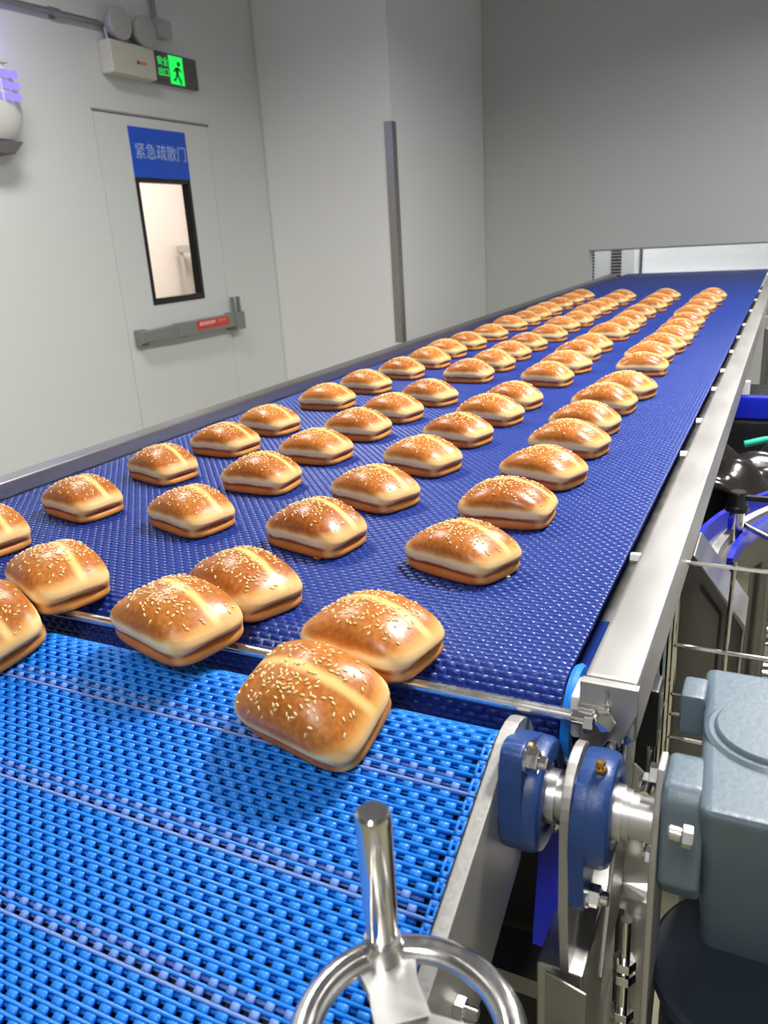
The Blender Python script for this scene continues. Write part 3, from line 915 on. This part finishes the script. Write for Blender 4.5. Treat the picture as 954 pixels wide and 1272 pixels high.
mb.build('motor_body', 'cast_dark', gm)
for zz in (-0.40, -0.48):
    MB().hexa((-0.062, SY+0.012, zz), (-0.0535, SY+0.012, zz), 0.0075).build('bolt', 'chrome', gm)

# ================================================================== HAND WHEEL
HX, HY, HZ = -0.1455, 0.2730, -0.402
hw = thing('hand_wheel', 'polished metal hand wheel with upright crank handle in front of the grid belt', 'hand wheel', (HX, HY, HZ-0.04))
mt = Matrix.Translation((HX, HY, HZ))
prof = []
for k in range(25):
    a = 2*PI*k/24
    prof.append((0.0560+0.0088*math.cos(a), 0.0072*math.sin(a)))
MB().lathe(prof, mt, 72).build('rim', 'alu', hw)
MB().lathe([(0, -0.001), (0.012, -0.001), (0.016, -0.002), (0.017, -0.006), (0.017, -0.022), (0.012, -0.03), (0, -0.03)], mt, 32).build('hub', 'alu', hw)
hd = Vector((-0.032, 0.039, 0)).normalized()
for k in range(3):
    a = 2*PI*k/3
    d = Matrix.Rotation(a, 3, 'Z') @ hd
    s = Vector((-d.y, d.x, 0))
    pts = []
    for (t, wd) in ((0.008, 0.017), (0.018, 0.0140), (0.030, 0.0130), (0.042, 0.0150), (0.054, 0.0215)):
        c = Vector((HX, HY, 0))+d*t
        pts.append((c+s*wd, c-s*wd))
    poly = [(p[0].x, p[0].y) for p in pts]+[(p[1].x, p[1].y) for p in reversed(pts)]
    MB().prism(poly, 'Z', HZ-0.006, HZ+0.001, 0.0012).build('spoke', 'steel_x', hw)
hp = Vector((HX, HY, HZ))+hd*0.0550
mth = Matrix.Translation(hp)
h_ = MB().lathe([(0, -0.004), (0.0075, -0.004), (0.0075, 0.012), (0.0094, 0.016), (0.0101, 0.035), (0.0105, 0.098), (0.0099, 0.1015), (0.0084, 0.103), (0, 0.103)], mth, 36).build('crank_handle', 'polish', hw)
MB().lathe([(0, -0.01), (0.012, -0.01), (0.013, 0.004), (0.011, 0.013), (0.0075, 0.015)], mth, 28).build('handle_boss', 'alu', hw)
MB().cyl((HX, HY, HZ-0.33), (HX, HY, HZ-0.028), 0.009, n=20).build('spindle', 'polish', hw)
MB().box(HX-0.035, HX+0.02, HY-0.02, HY+0.02, HZ-0.36, HZ-0.33, 0.002).build('spindle_block', 'steel_dark', hw)
MB().box(HX-0.012, HX+0.012, HY-0.012, HY+0.012, FZ, HZ-0.36, 0.002).build('stand', 'steel_dark', hw)

# ================================================================== MACHINE BESIDE THE CONVEYOR
def arc(cx, cy, r, a0, a1, n=40): return [(cx+r*math.cos(math.radians(a0+(a1-a0)*k/n)), cy+r*math.sin(math.radians(a0+(a1-a0)*k/n))) for k in range(n+1)]
def ring_mb(cx, cy, r0_, r1_, z0, z1, a0, a1, n=40):
    o_, i_ = arc(cx, cy, r1_, a0, a1, n), arc(cx, cy, r0_, a0, a1, n)
    mb = MB()
    bm = mb.bm
    R = []
    for (p, q) in zip(o_, i_):
        R.append([bm.verts.new((p[0], p[1], z0)), bm.verts.new((p[0], p[1], z1)), bm.verts.new((q[0], q[1], z1)), bm.verts.new((q[0], q[1], z0))])
    for A, B in zip(R, R[1:]):
        for k in range(4): bm.faces.new((A[k], B[k], B[(k+1) % 4], A[(k+1) % 4]))
    bm.faces.new(R[0]); bm.faces.new(R[-1][::-1])
    return mb
CX, CY = 0.50, 1.255
cc = thing('curve_conveyor', 'curved conveyor with bright blue edge strips below the right rail', 'conveyor', (CX, CY, FZ))
A0, A1 = 95, 179
ring_mb(CX, CY, 0.545, 0.600, -0.535, -0.525, A0, A1, 70).build('belt', 'steel', cc)
ring_mb(CX, CY, 0.597, 0.606, -0.530, -0.494, A0, A1, 70).build('edge_strip', 'royal', cc)
ring_mb(CX, CY, 0.540, 0.549, -0.530, -0.506, A0, A1, 70).build('edge_strip', 'royal', cc)
ring_mb(CX, CY, 0.564, 0.578, -0.524, -0.508, A0, A1, 70).build('guide_rail', 'steel_matte', cc)
ring_mb(CX, CY, 0.455, 0.520, -0.560, -0.552, A0, 157, 60).build('inner_deck', 'white_cabinet', cc)
MB().lathe([(0, -0.575), (0.445, -0.585), (0.45, -0.60), (0, -0.60)], Matrix.Translation((CX, CY, 0)), 72).build('turntable', 'steel_dark', cc)
MB().cyl((CX, CY, FZ), (CX, CY, -0.60), 0.06).build('column', 'steel_dark', cc)
ring_mb(CX, CY, 0.555, 0.595, -0.60, -0.536, A0, A1, 70).build('frame', 'steel_dark', cc)
for a in (100, 150, 170):
    xx, yy = CX+0.575*math.cos(math.radians(a)), CY+0.575*math.sin(math.radians(a))
    MB().cyl((xx, yy, FZ), (xx, yy, -0.60), 0.02, n=16).build('leg', 'steel_dark', cc)
# clamp post with black knob
sb = thing('clamp_post', 'steel clamp post with black knob and cross pin beside the curved conveyor', 'clamp', (-0.045, 1.40, -0.535))
MB().cyl((-0.045, 1.40, -0.525), (-0.045, 1.40, -0.472), 0.013, n=20, b=0.001).build('post', 'polish', sb)
MB().lathe([(0, 0.034), (0.012, 0.034), (0.015, 0.030), (0.016, 0.012), (0.019, 0.008), (0.019, 0.0), (0, 0.0)], Matrix.Translation((-0.045, 1.40, -0.472)), 20).box(-0.036, 0.012, 1.39, 1.40, -0.452, -0.442, 0.002).build('knob', 'black', sb)
MB().cyl((-0.030, 1.39, -0.495), (0.014, 1.36, -0.505), 0.0045, n=12).build('pin', 'chrome', sb)
# black film heap and the band behind
def film():
    n = 46
    pts = []
    for i in range(n+1):
        row = []
        for j in range(n+1):
            u, v = i/n, j/n
            xx = -0.16+0.62*u; yy = 1.72+0.52*v
            zz = -0.585+0.035*math.sin(9*u+4*v)+0.022*math.sin(17*u-11*v+1)+0.014*math.sin(31*v+8*u)+0.10*math.sin(PI*v)*0.35
            row.append((xx, yy, zz))
        pts.append(row)
    return MB().quadgrid(pts)
fo = film().build('black_film', 'black_gloss')
tag(fo, 'crumpled glossy black plastic sheet behind the curved conveyor', 'plastic sheet')
mfs = fo.modifiers.new('thickness', 'SOLIDIFY'); mfs.thickness = 0.003
ft = thing('film_table', 'dark steel table under the crumpled black plastic sheet', 'table', (0.15, 1.98, FZ))
MB().box(-0.18, 0.48, 1.84, 2.27, -0.68, -0.655, 0.004).build('tabletop', 'steel_dark', ft)
for xx in (-0.14, 0.44):
    for yy in (1.88, 2.23):
        MB().box(xx-0.02, xx+0.02, yy-0.02, yy+0.02, FZ, -0.68).build('leg', 'steel_dark', ft)
bc = thing('blue_band_conveyor', 'machine with a royal blue band and teal hose behind the black sheet', 'conveyor', (0.2, 2.6, FZ))
MB().box(-0.13, 0.75, 2.42, 2.45, -0.545, -0.478, 0.008).build('band', 'royal', bc)
MB().box(-0.13, 0.75, 2.45, 2.95, -0.66, -0.54, 0.005).build('frame', 'black', bc)
MB().box(-0.125, 0.75, 2.40, 2.44, -0.66, -0.547, 0.004).build('skirt', 'black', bc)
MB().tube([(-0.07, 2.30, -0.585), (-0.02, 2.31, -0.572), (0.10, 2.32, -0.566), (0.4, 2.32, -0.57)], 0.009).build('hose', 'teal', bc)
MB().box(-0.097, -0.073, 2.43, 2.45, -0.478, -0.438, 0.003).build('end_stop', 'white_plastic', bc)
for xx in (-0.1, 0.7):
    MB().box(xx-0.02, xx+0.02, 2.6, 2.65, FZ, -0.66).build('leg', 'steel_dark', bc)
ec = thing('equipment_cabinet', 'tall grey stainless cabinet with vertical seams beside the right rail', 'cabinet', (0.1, 3.6, FZ))
MB().box(-0.072, 0.75, 3.5, 4.3, FZ, -0.42, 0.006).build('body', 'steel_dark', ec)
for xx in (-0.045, -0.015, 0.05):
    MB().box(xx-0.004, xx+0.004, 3.492, 3.502, FZ+0.1, -0.44, 0.001).build('seam_strip', 'steel', ec)
for xa in (-0.035, 0.0):
    MB().box(xa, xa+0.014, 3.494, 3.502, -1.2, -0.46, 0.002).build('door', 'steel_dark', ec)
# bent guard plate
cp_ = thing('chute_plate', 'bent grey steel plate hanging below the right rail behind the wire guard', 'plate', (-0.06, 1.08, -0.7))
MB().prism([(-0.102, -0.40), (-0.082, -0.425), (-0.014, -0.515), (-0.022, -0.80), (-0.100, -0.80)], 'Y', 1.130, 1.134, 0.001).build('panel', 'steel_dark', cp_)
rt_ = MB()
rt_.prism([(-0.082, -0.418), (-0.079, -0.418), (-0.011, -0.509), (-0.014, -0.515)], 'Y', 1.04, 1.132, 0.0008)
rt_.prism([(-0.014, -0.512), (-0.011, -0.509), (-0.019, -0.80), (-0.022, -0.80)], 'Y', 1.04, 1.132, 0.0008)
rt_.build('flange', 'steel', cp_)
MB().tube([(-0.075, 1.125, -0.50), (-0.045, 1.125, -0.54), (-0.047, 1.125, -0.78)], 0.002, n=6).build('seam', 'steel_dark', cp_)
# wire guard
wg = thing('wire_guard', 'steel wire guard basket beside the gear motor and below the right rail', 'wire guard', (0.0, 0.92, -0.75))
R = 0.0028
for z in (-0.392, -0.505, -0.575, -0.605, -0.640, -0.672):
    MB().tube([(-0.092, 0.95, z), (0.22, 0.95, z)], R, n=8).build('wire', 'polish', wg)
for xx in (-0.028, 0.06, 0.15):
    MB().tube([(xx, 0.953, -0.385), (xx-0.003, 0.953, -0.75)], R, n=8).build('wire', 'polish', wg)
for yy in (0.95, 0.90, 0.85, 0.80, 0.75):
    MB().tube([(-0.090, yy, -0.392), (-0.090, yy, -0.75)], R, n=8).build('wire', 'polish', wg)
for z in (-0.45, -0.56, -0.70):
    MB().tube([(-0.093, 0.72, z), (-0.093, 0.95, z)], R, n=8).build('wire', 'polish', wg)
MB().box(-0.11, -0.075, 0.70, 0.735, -0.49, -0.425, 0.004).build('clamp', 'black', wg)
MB().box(-0.115, -0.085, 0.715, 0.74, -0.60, -0.47, 0.004).build('clamp', 'black', wg)
# blurred steel rollers on the far right
fr = thing('drum_roller', 'shiny steel drum rollers low behind the wire guard', 'roller', (0.1, 1.5, -1.0))
for z, yy in ((-0.86, 1.75), (-0.95, 1.72)):
    MB().cyl((-0.02, yy, z), (0.5, yy, z), 0.035, n=28, b=0.006).build('roller', 'polish', fr)
MB().box(0.46, 0.52, 1.65, 1.85, FZ, -0.80, 0.004).build('stand', 'steel_dark', fr)

# ================================================================== BUNS
def bun_mesh(seed):
    rng = random.Random(seed)
    npr = np.random.default_rng(seed)
    L, W, H = BL*rng.uniform(0.97, 1.02), BW*rng.uniform(0.97, 1.03), BH*rng.uniform(0.97, 1.03)
    prof = [(0.0, 0.0, 0), (0.0, 0.45, 0), (0.0, 0.80, 0), (0.012, 0.90, 0), (0.04, 0.94, .01), (0.08, 0.962, .02), (0.13, 0.972, .035), (0.17, 0.972, .055),
            (0.20, 0.972, .095), (0.225, 0.974, .125), (0.255, 0.978, .095), (0.29, 0.984, .045), (0.34, 0.985, .02), (0.40, 0.997, .005), (0.46, 1.0, 0), (0.52, 0.99, 0)]
    for k in range(1, 15):
        a = (k/14)*PI/2
        prof.append((0.52+0.48*math.sin(a)**0.98, 0.99*math.cos(a)**0.80 if k < 14 else 0.0, 0))
    nu = 64
    verts, faces, rings = [], [], []
    ph = [rng.uniform(0, 6.28) for _ in range(4)]
    skew = rng.uniform(-0.04, 0.04)
    for (zr, k, cr) in prof:
        if k == 0.0:
            rings.append([len(verts)])
            verts.append((0, 0, zr*H))
            continue
        e = 4.2 if zr < 0.45 else 4.2-1.7*((zr-0.45)/0.55)
        ring = []
        for i in range(nu):
            t = 2*PI*i/nu
            c, s = math.cos(t), math.sin(t)
            m = max(abs(c), abs(s))
            rr_ = (abs(c)**e+abs(s)**e)**(-1/e)
            ux, uy = c*rr_, s*rr_
            mid = max(0.0, 1-min(abs(ux), abs(uy))**2/0.62)
            kx = k*(1-cr*mid)
            wob = 1+0.012*math.sin(2*t+ph[0])+0.010*math.sin(3*t+ph[1])
            if zr > 0.5: kx2 = k**1.12
            else: kx2 = kx
            x = ux*kx2*L/2*wob
            y = uy*kx*W/2*wob
            z = zr*H
            # the dome falls towards the two short ends; corners sag down to the base
            if zr > 0.3:
                fall = (abs(x)/(L/2))**2.0*0.46+0.05*math.sin(3*x/L+ph[2])*(zr-0.3)
                z -= H*fall*(zr-0.3)
            if 0.1 < zr < 0.45 and cr > 0:
                z += H*0.03*(1-mid)*-1
            x += skew*y
            ring.append(len(verts)); verts.append((x, y, z))
        rings.append(ring)
    for A, B in zip(rings, rings[1:]):
        for i in range(nu):
            j = (i+1) % nu
            if len(A) == 1: faces.append((A[0], B[j], B[i]))
            elif len(B) == 1: faces.append((A[i], A[j], B[0]))
            else: faces.append((A[i], A[j], B[j], B[i]))
    me = bpy.data.meshes.new('bread_bun')
    me.from_pydata(verts, [], faces)
    me.materials.append(M['bun'])
    me.polygons.foreach_set('use_smooth', np.ones(len(faces), dtype=bool))
    me.update()
    bm = bmesh.new(); bm.from_mesh(me); bmesh.ops.recalc_face_normals(bm, faces=bm.faces[:])
    # sesame seeds lying on the glazed dome
    bm.faces.ensure_lookup_table()
    from mathutils.bvhtree import BVHTree
    tree = BVHTree.FromBMesh(bm)
    bm.to_mesh(me); bm.free()
    sb_ = bmesh.new()
    placed, tries = [], 0
    while len(placed) < 150 and tries < 6000:
        tries += 1
        # clustered over the middle of the crown, thinning to the rim
        x = max(-1, min(1, rng.gauss(0, 0.48)))*L*0.47; y = max(-1, min(1, rng.gauss(0, 0.55)))*W*0.46
        if abs(x) > L*0.45 or abs(y) > W*0.445: continue
        if abs(y-0.007) < 0.0065 and rng.random() < 0.8: continue
        if any((x-a)**2+(y-b)**2 < 0.0030**2 for a, b in placed): continue
        hit = tree.ray_cast(Vector((x, y, 0.2)), Vector((0, 0, -1)))
        if hit[0] is None or hit[0].z < H*0.55 or hit[1].z < 0.25: continue
        placed.append((x, y))
        nrm = hit[1]
        q = nrm.to_track_quat('Z', 'Y').to_matrix().to_4x4()
        mt_ = Matrix.Translation(hit[0]+nrm*0.0003) @ q @ Matrix.Rotation(rng.uniform(0, PI), 4, 'Z')
        sl, sw = rng.uniform(0.0022, 0.0027), rng.uniform(0.0011, 0.0014)
        r_ = bmesh.ops.create_uvsphere(sb_, u_segments=8, v_segments=5, radius=1.0)
        for v in r_['verts']:
            tap = 1-0.35*(v.co.x+1)/2
            v.co = mt_ @ Vector((v.co.x*sl, v.co.y*sw*tap, v.co.z*0.0009))
    sm = bpy.data.meshes.new('sesame_seeds')
    for f in sb_.faces: f.smooth = True
    sb_.to_mesh(sm); sb_.free()
    sm.materials.append(M['seed'])
    return me, sm
protos = []
for sd in range(6):
    me, sm = bun_mesh(11+sd)
    protos.append((me, sm))
ORD = ['first', 'second', 'third', 'fourth', 'fifth', 'sixth', 'seventh', 'eighth', 'ninth', 'tenth', 'eleventh', 'twelfth', 'thirteenth', 'fourteenth', 'fifteenth', 'sixteenth', 'seventeenth', 'eighteenth', 'nineteenth']
nb = [0]
rb_ = random.Random(77)
first = {}
def bun(x, y, z, yawd, label, group, pitchd=0.0, scale=1.0, proto=None):
    k = nb[0] % 6 if proto is None else proto
    nb[0] += 1
    if k not in first:
        o = bpy.data.objects.new('bread_bun', protos[k][0]); COL.objects.link(o)
        s_ = bpy.data.objects.new('sesame_seeds', protos[k][1]); COL.objects.link(s_)
        s_.parent = o; s_['kind'] = 'stuff'
        first[k] = (o, s_)
    else:
        o = first[k][0].copy(); COL.objects.link(o)
        s_ = first[k][1].copy(); COL.objects.link(s_); s_.parent = o
    o.matrix_world = Matrix.Translation((x, y, z+CZ)) @ Matrix.Rotation(math.radians(pitchd), 4, 'X') @ Matrix.Rotation(math.radians(yawd), 4, 'Z') @ Matrix.Diagonal((scale, scale, scale, 1))
    tag(o, label, 'bun', group)
    return o
GRP = 'sesame buns on the conveyor belts'
by, bz = loc_uv(0.0005, LR+0.0008)
bun(-0.341, by, bz, -10, 'sesame bun tipped down onto the light blue belt beside the hand wheel', GRP, 24, 1.03, 0)
bun(-0.755, loc_uv(0.002, LR+0.0008)[0], loc_uv(0.002, LR+0.0008)[1], -24, 'sesame bun cut off by the left edge, lying on the light blue belt', GRP, 20, 1.0, 2)
bun(-0.328, 0.600, BZ+0.002, -10, 'sesame bun behind the one tipped onto the light blue belt, by the transfer bar', GRP, 2, 1.0, 3)
bun(-0.533, 0.560, BZ+0.005, -16, 'sesame bun sliding over the transfer bar, overlapping the bun behind', GRP, 5, 1.03, 1)
bun(-0.523, 0.663, BZ, -20, 'sesame bun touching the back of the bun sliding over the transfer bar', GRP, 0, 1.0, 4)
bun(-0.754, 0.606, BZ, -22, 'broad sesame bun at the transfer bar beside the bun cut off by the left edge', GRP, 0, 1.05, 5)
bun(-0.985, 0.690, BZ, -15, 'dark sesame bun on the dark belt cut off by the left edge', GRP)
lanes = {
 'R': ('beside the right rail', [(-0.323, 0.828, -18), (-0.323, 1.007, 3), (-0.323, 1.191, -16), (-0.326, 1.371, -9), (-0.334, 1.534, -13), (-0.334, 1.721, -10), (-0.321, 1.883, -14), (-0.329, 2.184, 2), (-0.341, 2.383, -6), (-0.333, 2.573, -9), (-0.327, 2.751, 1), (-0.33, 2.953, -3), (-0.332, 3.183, 2), (-0.341, 3.45, -5), (-0.336, 3.706, -2), (-0.337, 4.001, -6), (-0.333, 4.273, 2)]),
 'M': ('second from the right rail', [(-0.535, 0.844, -14), (-0.537, 1.021, -17), (-0.539, 1.209, -15), (-0.546, 1.398, -14), (-0.542, 1.573, -10), (-0.539, 1.73, -16), (-0.535, 2.008, -12), (-0.537, 2.203, -18), (-0.552, 2.415, -8), (-0.549, 2.581, -14), (-0.548, 2.853, -3), (-0.54, 3.037, -10), (-0.546, 3.246, -8), (-0.555, 3.53, -6), (-0.545, 3.79, -10), (-0.554, 4.054, -6), (-0.552, 4.314, -4)]),
 'N': ('third from the right rail', [(-0.751, 0.852, -15), (-0.757, 1.042, -2), (-0.759, 1.221, -2), (-0.763, 1.396, -4), (-0.762, 1.559, -12), (-0.748, 1.735, -16), (-0.758, 2.036, -2), (-0.753, 2.218, -15), (-0.764, 2.408, -4), (-0.765, 2.609, -16), (-0.752, 2.827, -4), (-0.77, 3.09, -10), (-0.755, 3.268, -8), (-0.778, 3.53, -6), (-0.774, 3.71, -9), (-0.772, 3.885, -5), (-0.765, 4.105, -6), (-0.77, 4.33, -8)]),
 'L': ('along the left rail', [(-0.966, 0.851, -12), (-0.971, 1.045, -17), (-0.969, 1.225, -5), (-0.979, 1.396, -8), (-0.98, 1.65, 2), (-0.979, 1.851, -6), (-0.972, 2.064, -5), (-0.968, 2.251, -14), (-0.992, 2.445, -7), (-0.985, 2.629, -12), (-0.98, 2.859, -4), (-0.992, 3.138, -9), (-0.983, 3.323, -8), (-0.988, 3.512, -12), (-0.995, 3.704, -8), (-1.0, 3.953, -2), (-0.998, 4.185, -7), (-1.0, 4.419, -9)]),
}
for key, (where, lst) in lanes.items():
    for k, (x, y, yw) in enumerate(lst):
        lane = {'R': 'in the lane beside the right rail', 'M': 'in the second lane from the right rail', 'N': 'in the third lane from the right rail', 'L': 'in the lane along the left rail'}[key]
        bun(x, y, BZ, yw+rb_.uniform(-2, 2), 'golden sesame bun, '+ORD[k]+' from the transfer bar '+lane, GRP, 0, rb_.uniform(0.98, 1.02))
# crumbs
for k, (x, y, lb) in enumerate(((-0.507, 0.795, 'small brown crumb on the dark belt before a bun'), (-0.262, 0.815, 'tiny pale crumb on the bare right side of the dark belt'))):
    mb = MB()
    r_ = bmesh.ops.create_icosphere(mb.bm, subdivisions=2, radius=1.0)
    for v in r_['verts']:
        v.co = Vector((x+v.co.x*(0.006 if k == 0 else 0.003), y+v.co.y*0.0025, BZ+0.0012+v.co.z*0.0012*(1+0.3*math.sin(9*v.co.x+k))))
    tag(mb.build('crumb', 'crumb' if k == 0 else 'seed'), lb, 'crumb')
